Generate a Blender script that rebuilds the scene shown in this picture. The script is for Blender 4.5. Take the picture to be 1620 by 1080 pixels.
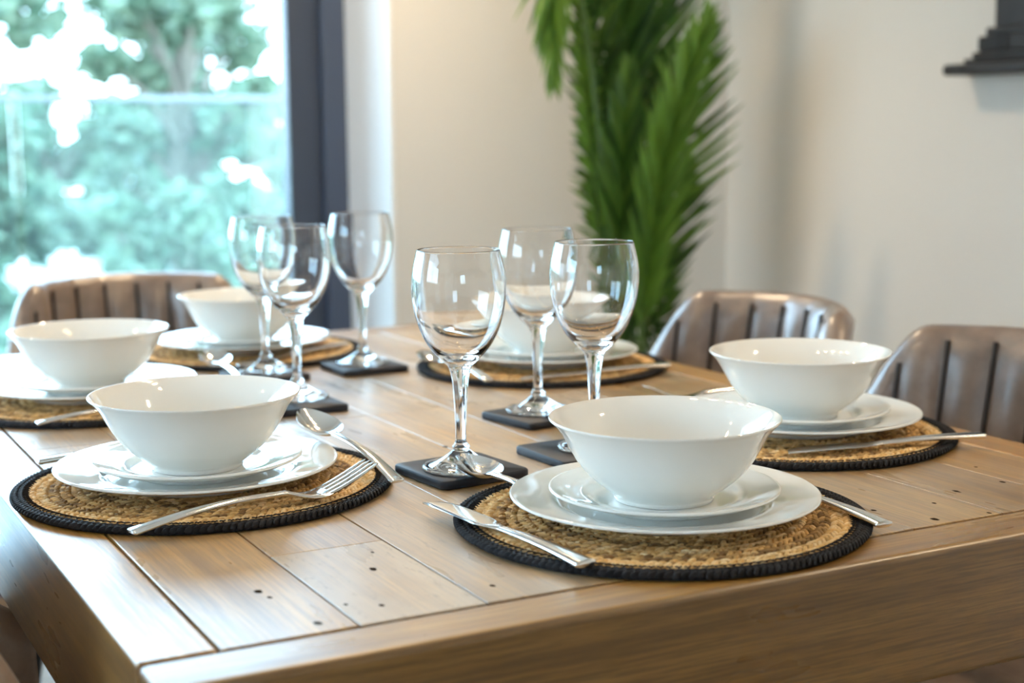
import bpy, bmesh, math, random
import numpy as np
from mathutils import Vector, Matrix, noise
for o in list(bpy.data.objects):
    bpy.data.objects.remove(o)
S = bpy.context.scene
COL = S.collection
PI = math.pi
T = 0.77                                   # height of the table top

# ---------------------------------------------------------------- camera
cam_d = bpy.data.cameras.new('camera')
cam = bpy.data.objects.new('camera', cam_d)
COL.objects.link(cam)
S.camera = cam
fw = Vector((0.46383906, 0.8747806, -0.14004364))
rt = Vector((0.88283068, -0.46959898, -0.00931656))
up = rt.cross(fw).normalized()
rt = fw.cross(up).normalized()
m = Matrix((rt, up, -fw)).transposed().to_4x4()
m.translation = Vector((-0.2118461, -0.86514469, 0.3372924 + T))
cam.matrix_world = m
cam_d.sensor_width = 36.0
cam_d.lens = 2333.3852 / 1620 * 36
cam_d.dof.use_dof = True
cam_d.dof.focus_distance = 1.33
cam_d.dof.aperture_fstop = 4.2
cam_d.dof.aperture_blades = 9
cam_d.clip_start = 0.02

# ---------------------------------------------------------------- sky, view, sampling
w = bpy.data.worlds.new('sky')
S.world = w
w.use_nodes = True
wn = w.node_tree.nodes
wl = w.node_tree.links
bg = wn['Background']
bg.inputs['Strength'].default_value = 20.0
geo = wn.new('ShaderNodeTexCoord')
sep = wn.new('ShaderNodeSeparateXYZ')
rmp = wn.new('ShaderNodeValToRGB')
wl.new(geo.outputs['Generated'], sep.inputs[0])
wl.new(sep.outputs['Z'], rmp.inputs[0])
rmp.color_ramp.elements[0].position = 0.0
rmp.color_ramp.elements[0].color = (0.72, 0.86, 1.0, 1)
rmp.color_ramp.elements[1].position = 0.16
rmp.color_ramp.elements[1].color = (0.50, 0.73, 1.0, 1)
wl.new(rmp.outputs[0], bg.inputs['Color'])

S.view_settings.view_transform = 'Standard'
S.view_settings.look = 'None'
S.view_settings.gamma = 1.0
S.view_settings.use_curve_mapping = False
S.view_settings.exposure = -0.48
S.cycles.use_denoising = True
S.cycles.max_bounces = 14
S.cycles.diffuse_bounces = 6
S.cycles.glossy_bounces = 8
S.cycles.transmission_bounces = 14
S.cycles.transparent_max_bounces = 24
S.cycles.sample_clamp_indirect = 12.0
S.cycles.blur_glossy = 0.0


def spot(name, loc, target, power, col, ang=70, r=0.04, blend=0.6):
    d = bpy.data.lights.new(name, 'SPOT')
    d.energy = power
    d.color = col
    d.spot_size = math.radians(ang)
    d.spot_blend = blend
    d.shadow_soft_size = r
    o = bpy.data.objects.new(name, d)
    COL.objects.link(o)
    o.location = loc
    o.rotation_euler = (Vector(target) - Vector(loc)).to_track_quat('-Z', 'Y').to_euler()
    return o


WARM = (1.0, 0.74, 0.46)
CEIL = 2.45
ADDED_DOWNLIGHTS = [(0.95, 2.0), (2.0, -0.55), (-1.5, 1.9), (-2.3, 0.6), (-2.3, -1.0), (-0.5, -2.8), (1.4, -3.2)]  # first follows the wall frame's shadow; the rest added to warm the room
for dx, dy in ADDED_DOWNLIGHTS:
    spot('added_ceiling_spot', (dx, dy, CEIL - 0.03), (dx, dy, 0), 135, WARM, 130, 0.07, 0.8)


# ---------------------------------------------------------------- mesh helpers
class MB:
    def __init__(self):
        self.v, self.f, self.mi, self.at = [], [], [], []

    def add(self, vs, fs, mi=0, at=0.0):
        b = len(self.v)
        self.v += [tuple(v) for v in vs]
        self.f += [tuple(i + b for i in f) for f in fs]
        self.mi += [mi] * len(fs)
        self.at += [at] * len(vs)

    def box(self, lo, hi, mi=0, at=0.0):
        x0, y0, z0 = lo
        x1, y1, z1 = hi
        self.add([(x0, y0, z0), (x1, y0, z0), (x1, y1, z0), (x0, y1, z0),
                  (x0, y0, z1), (x1, y0, z1), (x1, y1, z1), (x0, y1, z1)],
                 [(3, 2, 1, 0), (4, 5, 6, 7), (0, 1, 5, 4), (1, 2, 6, 5), (2, 3, 7, 6), (3, 0, 4, 7)], mi, at)

    def lathe(self, prof, n=64, c=(0, 0, 0), mi=0, close=False, at=0.0):
        vs, fs = [], []
        rings = []
        for r, z in prof:
            if r < 1e-6:
                rings.append([len(vs)])
                vs.append((c[0], c[1], c[2] + z))
            else:
                rings.append(list(range(len(vs), len(vs) + n)))
                for k in range(n):
                    a = 2 * PI * k / n
                    vs.append((c[0] + r * math.cos(a), c[1] + r * math.sin(a), c[2] + z))
        pairs = list(zip(rings[:-1], rings[1:]))
        if close:
            pairs.append((rings[-1], rings[0]))
        for A, B in pairs:
            for k in range(n):
                k2 = (k + 1) % n
                if len(A) == 1 and len(B) == 1:
                    continue
                if len(A) == 1:
                    fs.append((A[0], B[k2], B[k]))
                elif len(B) == 1:
                    fs.append((A[k], A[k2], B[0]))
                else:
                    fs.append((A[k], A[k2], B[k2], B[k]))
        self.add(vs, fs, mi, at)

    def loft(self, rings, cap=True, mi=0, at=0.0):
        n = len(rings[0])
        vs = [p for r in rings for p in r]
        fs = []
        for i in range(len(rings) - 1):
            for k in range(n):
                k2 = (k + 1) % n
                fs.append((i * n + k, i * n + k2, (i + 1) * n + k2, (i + 1) * n + k))
        if cap:
            fs.append(tuple(reversed(range(n))))
            fs.append(tuple(range((len(rings) - 1) * n, len(rings) * n)))
        self.add(vs, fs, mi, at)

    def tube(self, pts, rad, n=8, cap=True, mi=0, at=0.0, closed=False):
        pts = [Vector(p) for p in pts]
        rings = []
        N = len(pts)
        prev = None
        for i, p in enumerate(pts):
            if closed:
                d = pts[(i + 1) % N] - pts[i - 1]
            else:
                d = pts[min(i + 1, N - 1)] - pts[max(i - 1, 0)]
            d.normalize()
            if prev is None:
                a = Vector((0, 0, 1)) if abs(d.z) < 0.9 else Vector((1, 0, 0))
                u_ = d.cross(a).normalized()
            else:
                u_ = (prev - d * prev.dot(d)).normalized()
            prev = u_
            v_ = d.cross(u_)
            r = rad[i] if isinstance(rad, (list, tuple)) else rad
            rings.append([p + (u_ * math.cos(2 * PI * k / n) + v_ * math.sin(2 * PI * k / n)) * r for k in range(n)])
        if closed:
            rings.append(rings[0])
            cap = False
        self.loft(rings, cap, mi, at)

    def build(self, name, mats, parent=None, smooth=40, bevel=0.0, segs=2, subsurf=0):
        me = bpy.data.meshes.new(name)
        me.from_pydata(self.v, [], self.f)
        if not isinstance(mats, (list, tuple)):
            mats = [mats]
        for q in mats:
            me.materials.append(q)
        if len(mats) > 1:
            me.polygons.foreach_set('material_index', self.mi)
        if any(self.at):
            a = me.attributes.new('tone', 'FLOAT', 'POINT')
            a.data.foreach_set('value', self.at)
        bm = bmesh.new()
        bm.from_mesh(me)
        bmesh.ops.recalc_face_normals(bm, faces=bm.faces)
        bm.to_mesh(me)
        bm.free()
        if smooth:
            me.polygons.foreach_set('use_smooth', [True] * len(me.polygons))
            me.set_sharp_from_angle(angle=math.radians(smooth))
        me.update()
        o = bpy.data.objects.new(name, me)
        COL.objects.link(o)
        if parent:
            o.parent = parent
        if bevel:
            b = o.modifiers.new('bevel', 'BEVEL')
            b.width = bevel
            b.segments = segs
            b.limit_method = 'ANGLE'
            b.angle_limit = math.radians(40)
            b.harden_normals = True
        if subsurf:
            s = o.modifiers.new('sub', 'SUBSURF')
            s.levels = s.render_levels = subsurf
        return o


def empty(name, loc=(0, 0, 0), rz=0.0):
    o = bpy.data.objects.new(name, None)
    o.empty_display_size = 0.05
    COL.objects.link(o)
    o.location = loc
    o.rotation_euler = (0, 0, rz)
    return o


def tag(o, label=None, cat=None, group=None, kind=None):
    if label:
        o['label'] = label
    if cat:
        o['category'] = cat
    if group:
        o['group'] = group
    if kind:
        o['kind'] = kind
    return o


def dup(o, parent=None):
    c = o.copy()
    COL.objects.link(c)
    if parent:
        c.parent = parent
    for ch in list(o.children):
        dup(ch, c)
    return c


# ---------------------------------------------------------------- material helpers
def mat(name, col=(0.8, 0.8, 0.8), rough=0.5, metal=0.0, spec=0.5, **kw):
    q = bpy.data.materials.new(name)
    q.use_nodes = True
    b = q.node_tree.nodes['Principled BSDF']
    b.inputs['Base Color'].default_value = (*col, 1)
    b.inputs['Roughness'].default_value = rough
    b.inputs['Metallic'].default_value = metal
    b.inputs['Specular IOR Level'].default_value = spec
    for k, v in kw.items():
        b.inputs[k.replace('_', ' ')].default_value = v
    return q


class NT:
    """small node-tree writer"""
    def __init__(self, q):
        self.t = q.node_tree
        self.b = self.t.nodes['Principled BSDF']

    def n(self, kind, **kw):
        d = self.t.nodes.new('ShaderNode' + kind)
        for k, v in kw.items():
            setattr(d, k, v)
        return d

    def l(self, a, b):
        self.t.links.new(a, b)

    def noise(self, vec, scale, detail=4, rough=0.55, dist=0.0):
        d = self.n('TexNoise')
        d.inputs['Scale'].default_value = scale
        d.inputs['Detail'].default_value = detail
        d.inputs['Roughness'].default_value = rough
        d.inputs['Distortion'].default_value = dist
        if vec is not None:
            self.l(vec, d.inputs['Vector'])
        return d.outputs['Fac']

    def mapping(self, vec, scale, loc=(0, 0, 0)):
        d = self.n('Mapping')
        d.inputs['Scale'].default_value = scale
        d.inputs['Location'].default_value = loc
        self.l(vec, d.inputs['Vector'])
        return d.outputs['Vector']

    def ramp(self, fac, stops):
        d = self.n('ValToRGB')
        e = d.color_ramp.elements
        while len(e) < len(stops):
            e.new(0.5)
        for i, (p, c) in enumerate(stops):
            e[i].position = p
            e[i].color = (*c, 1) if len(c) == 3 else c
        self.l(fac, d.inputs['Fac'])
        return d.outputs['Color']

    def mix(self, fac, a, b, mode='MIX'):
        d = self.n('Mix', data_type='RGBA', blend_type=mode)
        for s, v in ((0, fac), (6, a), (7, b)):
            if isinstance(v, (int, float)):
                d.inputs[s].default_value = v
            elif isinstance(v, tuple):
                d.inputs[s].default_value = (*v, 1)
            else:
                self.l(v, d.inputs[s])
        return d.outputs[2]

    def math(self, op, a, b=0.0, c=None, clamp=False):
        d = self.n('Math', operation=op, use_clamp=clamp)
        for s, v in ((0, a), (1, b), (2, c)):
            if v is None:
                continue
            if isinstance(v, (int, float)):
                d.inputs[s].default_value = v
            else:
                self.l(v, d.inputs[s])
        return d.outputs[0]

    def bump(self, h, strength=0.2, dist=0.001):
        d = self.n('Bump')
        d.inputs['Strength'].default_value = strength
        d.inputs['Distance'].default_value = dist
        self.l(h, d.inputs['Height'])
        self.l(d.outputs['Normal'], self.b.inputs['Normal'])


def obj_coord(t):
    return t.n('TexCoord').outputs['Object']


def plaster(name, col):
    q = mat(name, col, 0.75, spec=0.3)
    t = NT(q)
    c = obj_coord(t)
    t.bump(t.noise(c, 90, 3), 0.08, 0.002)
    return q


M_WALL = plaster('wall_paint', (0.79, 0.775, 0.735))
M_CEIL = plaster('ceiling_paint', (0.85, 0.84, 0.82))
M_WHITE = mat('white_trim', (0.90, 0.905, 0.91), 0.4)
M_ANTHRA = mat('anthracite_frame', (0.055, 0.075, 0.125), 0.32)
M_ANTHRA_SASH = mat('anthracite_sash', (0.04, 0.055, 0.09), 0.4)

M_FLOOR = mat('floor_boards', (0.3, 0.24, 0.18), 0.65, spec=0.3)
t = NT(M_FLOOR)
c = obj_coord(t)
br = t.n('TexBrick')
br.inputs['Scale'].default_value = 1.0
br.inputs['Brick Width'].default_value = 1.4
br.inputs['Row Height'].default_value = 0.18
br.inputs['Mortar Size'].default_value = 0.003
br.inputs['Color1'].default_value = (0.25, 0.19, 0.135, 1)
br.inputs['Color2'].default_value = (0.19, 0.145, 0.105, 1)
br.inputs['Mortar'].default_value = (0.05, 0.04, 0.03, 1)
t.l(c, br.inputs['Vector'])
g = t.noise(t.mapping(c, (3, 40, 3)), 2, 6)
t.l(t.mix(0.5, br.outputs['Color'], t.ramp(g, [(0.3, (0.5, 0.5, 0.5)), (0.7, (1, 1, 1))]), 'MULTIPLY'), t.b.inputs['Base Color'])

M_CERAMIC = mat('white_porcelain', (0.81, 0.795, 0.745), 0.06, spec=0.55)
M_CERAMIC.node_tree.nodes['Principled BSDF'].inputs['Coat Weight'].default_value = 0.3
M_CERAMIC.node_tree.nodes['Principled BSDF'].inputs['Coat Roughness'].default_value = 0.03

M_GLASS = mat('clear_glass', (1, 1, 1), 0.0)
_b = M_GLASS.node_tree.nodes['Principled BSDF']
_b.inputs['Transmission Weight'].default_value = 1.0
_b.inputs['IOR'].default_value = 1.5

M_STEEL = mat('polished_steel', (0.80, 0.79, 0.77), 0.13, metal=1.0)
M_STEEL_BRUSH = mat('satin_steel', (0.72, 0.71, 0.69), 0.2, metal=1.0)

M_COASTER = mat('black_coaster', (0.016, 0.018, 0.025), 0.5, spec=0.3)
t = NT(M_COASTER)
t.bump(t.noise(obj_coord(t), 700, 3), 0.25, 0.0006)


def thin_glass(name, tint, haze=0.0):
    q = bpy.data.materials.new(name)
    q.use_nodes = True
    nt = q.node_tree
    nt.nodes.clear()
    out = nt.nodes.new('ShaderNodeOutputMaterial')
    tr = nt.nodes.new('ShaderNodeBsdfTransparent')
    tr.inputs[0].default_value = (*tint, 1)
    gl = nt.nodes.new('ShaderNodeBsdfGlossy')
    gl.inputs['Roughness'].default_value = 0.0
    fr = nt.nodes.new('ShaderNodeFresnel')
    fr.inputs[0].default_value = 1.35
    mx = nt.nodes.new('ShaderNodeMixShader')
    nt.links.new(fr.outputs[0], mx.inputs[0])
    nt.links.new(tr.outputs[0], mx.inputs[1])
    nt.links.new(gl.outputs[0], mx.inputs[2])
    last = mx.outputs[0]
    if haze:
        df = nt.nodes.new('ShaderNodeBsdfTranslucent')
        df.inputs[0].default_value = (0.85, 0.95, 0.95, 1)
        m2 = nt.nodes.new('ShaderNodeMixShader')
        m2.inputs[0].default_value = haze
        nt.links.new(last, m2.inputs[1])
        nt.links.new(df.outputs[0], m2.inputs[2])
        last = m2.outputs[0]
    nt.links.new(last, out.inputs[0])
    return q


M_PANE = thin_glass('window_glass', (0.93, 0.98, 0.97))
M_BALUSTRADE = thin_glass('balustrade_glass', (0.88, 0.96, 0.95), 0.012)

# table wood: 'gr' = (along the board, across it, board number) for every vertex
HOLES = [(0.118, 0.165), (0.121, 0.148), (0.164, 0.105), (0.131, 0.02 + 0.055), (0.186, 0.09), (0.233, 0.22),
         (0.33, 0.205), (0.347, 0.207), (0.74, 0.112), (0.79, 0.135), (0.855, 0.14), (0.757, 0.062), (0.652, 0.078), (0.675, 0.12),
         (0.05, 0.28), (0.215, 0.176), (0.277, 0.092), (0.88, 0.2), (0.70, 0.07), (0.61, 0.9), (0.3, 0.78), (0.46, 0.56)]


def wood(name, light, mid, dark, weather, holes=False):
    q = mat(name, mid, 0.3, spec=0.5)
    q.node_tree.nodes['Principled BSDF'].inputs['Coat Weight'].default_value = 0.85
    q.node_tree.nodes['Principled BSDF'].inputs['Coat IOR'].default_value = 1.5
    q.node_tree.nodes['Principled BSDF'].inputs['Coat Roughness'].default_value = 0.38
    t = NT(q)
    at = t.n('Attribute', attribute_name='gr')
    v = at.outputs['Vector']
    sp = t.n('SeparateXYZ')
    t.l(v, sp.inputs[0])
    wn_ = t.n('TexWhiteNoise', noise_dimensions='1D')
    t.l(t.math('ROUND', t.math('MULTIPLY', sp.outputs['Z'], 10)), wn_.inputs['W'])
    rnd = wn_.outputs['Value']
    rnd2 = t.n('Attribute', attribute_name='wear').outputs['Fac']
    g1 = t.noise(t.mapping(v, (2.2, 48.0, 7.0)), 1.0, 6, 0.62, 0.25)
    g2 = t.noise(t.mapping(v, (11.0, 340.0, 3.0)), 1.0, 5, 0.7)
    g3 = t.noise(t.mapping(v, (6.0, 14.0, 5.0)), 1.0, 3, 0.5)
    col = t.ramp(g1, [(0.24, dark), (0.5, mid), (0.76, light)])
    col = t.mix(t.math('MULTIPLY', t.ramp(g2, [(0.42, (1, 1, 1)), (0.56, (0, 0, 0))]), 0.62), col, dark, 'MIX')
    tone = t.ramp(rnd, [(0.0, (0.74, 0.72, 0.70)), (0.5, (0.95, 0.95, 0.95)), (1.0, (1.12, 1.1, 1.06))])
    col = t.mix(1.0, col, tone, 'MULTIPLY')
    if weather > 0:
        wmask = t.math('MULTIPLY', rnd2,
                       t.ramp(g3, [(0.35, (0.3, 0.3, 0.3)), (0.6, (1, 1, 1))]))
        col = t.mix(t.math('MULTIPLY', wmask, weather), col, (0.50, 0.43, 0.34), 'MIX')
        sc = t.noise(t.mapping(v, (40.0, 130.0, 9.0)), 1.0, 5, 0.75)
        scm = t.math('MULTIPLY', t.ramp(sc, [(0.57, (0, 0, 0)), (0.66, (1, 1, 1))]), t.math('MULTIPLY', wmask, min(.8, weather * 1.15)))
        col = t.mix(scm, col, (0.20, 0.13, 0.07), 'MIX')
    if holes:
        oc = obj_coord(t)
        nz = t.noise(oc, 130, 2)
        best = None
        for i, (hx, hy) in enumerate(HOLES):
            d = t.n('VectorMath', operation='SUBTRACT')
            t.l(oc, d.inputs[0])
            d.inputs[1].default_value = (hx, hy, T)
            s_ = t.n('VectorMath', operation='MULTIPLY')
            t.l(d.outputs[0], s_.inputs[0])
            k = (0.75, 1.0, 1.3)[i % 3]
            s_.inputs[1].default_value = (k * 1.25, k * 0.85, 1)
            L_ = t.n('VectorMath', operation='LENGTH')
            t.l(s_.outputs[0], L_.inputs[0])
            best = L_.outputs['Value'] if best is None else t.math('MINIMUM', best, L_.outputs['Value'])
        dd = t.math('ADD', best, t.math('MULTIPLY', t.math('SUBTRACT', nz, 0.5), 0.004))
        hm = t.ramp(t.math('MULTIPLY', dd, 100), [(0.24, (1, 1, 1)), (0.34, (0, 0, 0))])
        col = t.mix(hm, col, (0.02, 0.012, 0.007), 'MIX')
        keep = t.math('SUBTRACT', 1.0, hm, clamp=True)          # a nail hole is a pit without varnish
        t.l(t.math('MULTIPLY', keep, 0.95), t.b.inputs['Coat Weight'])
        t.l(t.math('MULTIPLY', keep, 0.5), t.b.inputs['Specular IOR Level'])
    t.l(col, t.b.inputs['Base Color'])
    t.l(t.ramp(t.noise(t.mapping(v, (5, 24, 3)), 1.0, 3), [(0.3, (0.24,) * 3), (0.7, (0.42,) * 3)]), t.b.inputs['Roughness'])
    t.bump(t.math('ADD', t.math('MULTIPLY', g2, 0.5), t.math('ADD', g3, t.math('MULTIPLY', g1, 0.6))), 0.10, 0.0012)
    return q


M_WOOD_TOP = wood('reclaimed_wood_boards', (0.66, 0.40, 0.10), (0.46, 0.245, 0.044), (0.16, 0.072, 0.016), 0.75, True)
M_WOOD_EDGE = wood('reclaimed_wood_edge', (0.64, 0.37, 0.085), (0.45, 0.23, 0.040), (0.17, 0.078, 0.017), 0.0)

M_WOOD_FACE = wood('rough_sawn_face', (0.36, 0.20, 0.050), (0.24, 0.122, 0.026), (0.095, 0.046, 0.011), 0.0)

M_STRAW = mat('straw_braid', (0.5, 0.33, 0.15), 0.75, spec=0.3)
t = NT(M_STRAW)
a_ = t.n('Attribute', attribute_name='tone')
t.l(t.mix(0.35, t.ramp(a_.outputs['Fac'], [(0.0, (0.22, 0.125, 0.05)), (0.3, (0.50, 0.30, 0.11)), (0.62, (0.78, 0.49, 0.19)), (1.0, (0.88, 0.66, 0.36))]),
            t.ramp(t.noise(t.mapping(obj_coord(t), (300, 300, 300)), 1.0, 3), [(0.3, (0.45, 0.4, 0.36)), (0.6, (1.1, 1.1, 1.1))]), 'MULTIPLY'), t.b.inputs['Base Color'])
M_BLACKBRAID = mat('black_braid', (0.016, 0.016, 0.019), 0.7, spec=0.2)
t = NT(M_BLACKBRAID)
a_ = t.n('Attribute', attribute_name='tone')
t.l(t.ramp(a_.outputs['Fac'], [(0.0, (0.008, 0.008, 0.01)), (1.0, (0.03, 0.03, 0.034))]), t.b.inputs['Base Color'])

M_LEATHER = mat('worn_brown_leather', (0.19, 0.125, 0.085), 0.38, spec=0.75, Coat_Weight=0.35, Coat_Roughness=0.42)
t = NT(M_LEATHER)
c = obj_coord(t)
t.l(t.ramp(t.noise(c, 9, 5, 0.65), [(0.3, (0.12, 0.082, 0.062)), (0.5, (0.22, 0.155, 0.118)), (0.72, (0.34, 0.25, 0.19))]), t.b.inputs['Base Color'])
t.l(t.ramp(t.noise(c, 14, 3), [(0.3, (0.28,) * 3), (0.7, (0.42,) * 3)]), t.b.inputs['Roughness'])
t.bump(t.noise(c, 420, 3), 0.15, 0.0008)
M_SEAM = mat('dark_seam', (0.03, 0.022, 0.018), 0.6)
M_BLACKMETAL = mat('black_metal', (0.02, 0.02, 0.022), 0.4, metal=0.6)
M_DARKWOOD = mat('dark_stained_wood', (0.028, 0.030, 0.034), 0.5)
t = NT(M_DARKWOOD)
g = t.noise(t.mapping(obj_coord(t), (30, 30, 4)), 1.0, 4)
t.l(t.ramp(g, [(0.3, (0.018, 0.020, 0.024)), (0.7, (0.045, 0.046, 0.050))]), t.b.inputs['Base Color'])


def leaf_mat(name, c0, c1, trans=0.25):
    q = mat(name, c0, 0.38)
    t = NT(q)
    a = t.n('Attribute', attribute_name='tone')
    col = t.ramp(a.outputs['Fac'], [(0.0, c0), (1.0, c1)])
    t.l(col, t.b.inputs['Base Color'])
    tl = t.n('BsdfTranslucent')
    t.l(col, tl.inputs[0])
    mx = t.n('MixShader')
    mx.inputs[0].default_value = trans
    out = t.t.nodes['Material Output']
    t.l(t.b.outputs[0], mx.inputs[1])
    t.l(tl.outputs[0], mx.inputs[2])
    t.l(mx.outputs[0], out.inputs[0])
    return q


M_PALM = leaf_mat('palm_leaf', (0.006, 0.045, 0.008), (0.19, 0.36, 0.05))
M_PALMSTEM = mat('palm_stem', (0.08, 0.15, 0.03), 0.45)
M_POT = mat('grey_pot', (0.16, 0.16, 0.17), 0.6)
M_SOIL = mat('soil', (0.035, 0.022, 0.014), 0.95)
M_TREE = leaf_mat('tree_leaf', (0.075, 0.15, 0.095), (0.24, 0.31, 0.21), 0.35)
M_BARK = mat('bark', (0.16, 0.14, 0.11), 0.9)
M_PETAL = mat('white_blossom', (0.75, 0.75, 0.73), 0.7)
M_LAWN = mat('lawn', (0.12, 0.26, 0.12), 0.9)
t = NT(M_LAWN)
t.l(t.ramp(t.noise(obj_coord(t), 1.2, 5), [(0.3, (0.02, 0.042, 0.025)), (0.7, (0.05, 0.075, 0.04))]), t.b.inputs['Base Color'])
M_PAVING = mat('terrace_paving', (0.55, 0.56, 0.56), 0.7)
M_RAIL = mat('pale_rail', (0.16, 0.18, 0.185), 0.5)


def emit(name, col, s):
    q = bpy.data.materials.new(name)
    q.use_nodes = True
    b = q.node_tree.nodes['Principled BSDF']
    b.inputs['Base Color'].default_value = (1, 1, 1, 1)
    b.inputs['Emission Color'].default_value = (*col, 1)
    b.inputs['Emission Strength'].default_value = s
    return q


M_BULB = emit('warm_bulb', (1.0, 0.70, 0.40), 120)
M_DOWN = emit('downlight_lens', (1.0, 0.78, 0.55), 12)

# ---------------------------------------------------------------- room shell
YB, XR, XL, YF = 2.5, 2.255, -3.2, -4.2
WX0, WX1, WZ1 = -2.7, 1.252, 2.2           # opening in the back wall
WT = 0.30                                   # thickness of the back wall


def structure(name, mb, mats, bevel=0.0, parent=None):
    o = mb.build(name, mats, parent, smooth=30, bevel=bevel)
    if not parent:
        o['kind'] = 'structure'
    return o


b = MB(); b.box((XL - .15, YF - .15, -.12), (XR + .15, YB + WT, 0)); structure('floor', b, M_FLOOR)
b = MB(); b.box((XL - .15, YF - .15, CEIL), (XR + .15, YB + WT, CEIL + .15)); structure('ceiling', b, M_CEIL)
b = MB()
b.box((WX1, YB, 0), (XR + .15, YB + WT, CEIL))
b.box((XL - .15, YB, 0), (WX0, YB + WT, CEIL))
b.box((WX0, YB, WZ1), (WX1, YB + WT, CEIL))
structure('wall_back', b, M_WALL)
b = MB(); b.box((XR, YF - .15, 0), (XR + .15, YB, CEIL)); structure('wall_right', b, M_WALL)
b = MB()
LY0, LY1, LZ0, LZ1 = -0.4, 1.8, 1.0, 2.1
b.box((XL - .15, YF - .15, 0), (XL, LY0, CEIL))
b.box((XL - .15, LY1, 0), (XL, YB, CEIL))
b.box((XL - .15, LY0, 0), (XL, LY1, LZ0))
b.box((XL - .15, LY0, LZ1), (XL, LY1, CEIL))
structure('wall_left', b, M_WALL)
added_win = empty('added_window', (XL - .1, (LY0 + LY1) / 2, LZ0))  # unseen window, added to throw cool light on the right wall
added_win['kind'] = 'structure'
hl_, hz_ = (LY1 - LY0) / 2, LZ1 - LZ0
mb = MB()
for lo, hi in (((-.04, -hl_, 0), (.03, -hl_ + .06, hz_)), ((-.04, hl_ - .06, 0), (.03, hl_, hz_)), ((-.04, -.03, .06), (.03, .03, hz_ - .06)),
               ((-.04, -hl_ + .06, 0), (.03, hl_ - .06, .06)), ((-.04, -hl_ + .06, hz_ - .06), (.03, hl_ - .06, hz_))):
    mb.box(lo, hi)
mb.build('window_frame', M_ANTHRA, added_win, smooth=30, bevel=.004)
mb = MB(); mb.box((-.006, -hl_ + .06, .06), (0, hl_ - .06, hz_ - .06)); mb.build('glass_pane', M_PANE, added_win, smooth=0)
b = MB()
KX0, KX1, KZ0, KZ1 = -1.5, -0.4, 1.15, 2.05
b.box((XL, YF - .15, 0), (XR, YF, KZ0))
b.box((XL, YF - .15, KZ1), (XR, YF, CEIL))
b.box((XL, YF - .15, KZ0), (KX0, YF, KZ1))
b.box((KX1, YF - .15, KZ0), (XR, YF, KZ1))
structure('wall_front', b, M_WALL)
win2 = empty('window_2', ((KX0 + KX1) / 2, YF - .1, KZ0))
win2['kind'] = 'structure'
hw_, hh_ = (KX1 - KX0) / 2, KZ1 - KZ0
mb = MB()
for lo, hi in (((-hw_, -.04, 0), (-hw_ + .06, .03, hh_)), ((hw_ - .06, -.04, 0), (hw_, .03, hh_)), ((-.03, -.04, .06), (.03, .03, hh_ - .06)),
               ((-hw_ + .06, -.04, 0), (hw_ - .06, .03, .06)), ((-hw_ + .06, -.04, hh_ - .06), (hw_ - .06, .03, hh_))):
    mb.box(lo, hi)
mb.build('window_frame', M_ANTHRA, win2, smooth=30, bevel=.004)
mb = MB(); mb.box((-hw_ + .06, -.006, .06), (hw_ - .06, 0, hh_ - .06)); mb.build('glass_pane', M_PANE, win2, smooth=0)
b = MB(); b.box((WX1 + .002, YB - .014, 0), (XR, YB, .12)); structure('baseboard_back', b, M_WHITE, .003)
b = MB(); b.box((XR - .014, YF, 0), (XR, YB - .014, .12)); structure('baseboard_right', b, M_WHITE, .003)
# white lining boards of the opening
b = MB()
b.box((WX1 - .012, YB - .002, 0), (WX1, YB + .285, WZ1))
b.box((WX0, YB - .002, WZ1 - .012), (WX1 - .012, YB + .285, WZ1))
structure('trim_1', b, M_WHITE, .002)
# sliding window
win = empty('window_1', ((WX0 + WX1) / 2, YB + .30, 0))
win['kind'] = 'structure'
off = -win.location


def wpart(name, boxes, m_, bevel=.004):
    mb = MB()
    for lo, hi in boxes:
        mb.box(Vector(lo) + off, Vector(hi) + off)
    return mb.build(name, m_, win, smooth=30, bevel=bevel)


fx1 = WX1 - .001
y0, y1 = YB + .285, YB + .40
wpart('window_frame', [((fx1 - .073, y0, 0), (fx1, y1, WZ1)), ((WX0, y0, 0), (WX0 + .06, y1, WZ1)),
                       ((WX0 + .06, y0, WZ1 - .07), (fx1 - .073, y1, WZ1)), ((WX0 + .06, y0, 0), (fx1 - .073, y1, .035))], M_ANTHRA)
sx1 = fx1 - .073
sx0 = sx1 - .085
mx0 = -0.78
wpart('window_sash', [((sx0, y0 + .03, .035), (sx1, y1 - .02, WZ1 - .07)), ((mx0 - .05, y0 + .03, .035), (mx0 + .05, y1 - .02, WZ1 - .07)),
                      ((mx0 + .05, y0 + .03, .035), (sx0, y1 - .02, .11)), ((mx0 + .05, y0 + .03, WZ1 - .14), (sx0, y1 - .02, WZ1 - .07)),
                      ((WX0 + .06, y0 + .05, .035), (mx0 - .05, y1 - .01, .11)), ((WX0 + .06, y0 + .05, WZ1 - .14), (mx0 - .05, y1 - .01, WZ1 - .07))], M_ANTHRA_SASH)
wpart('glass_pane', [((mx0 + .05, y0 + .04, .11), (sx0, y0 + .046, WZ1 - .14)), ((WX0 + .06, y0 + .07, .11), (mx0 - .05, y0 + .076, WZ1 - .14))], M_PANE, 0)

# ---------------------------------------------------------------- outside
b = MB(); b.box((-14, YB + .41, -.15), (12, 5.2, -.03)); o = structure('terrace_floor', b, M_PAVING)
b = MB(); b.box((-70, 5.2, -2.4), (70, 90, -2.2)); o = structure('lawn_ground', b, M_LAWN)

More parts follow.
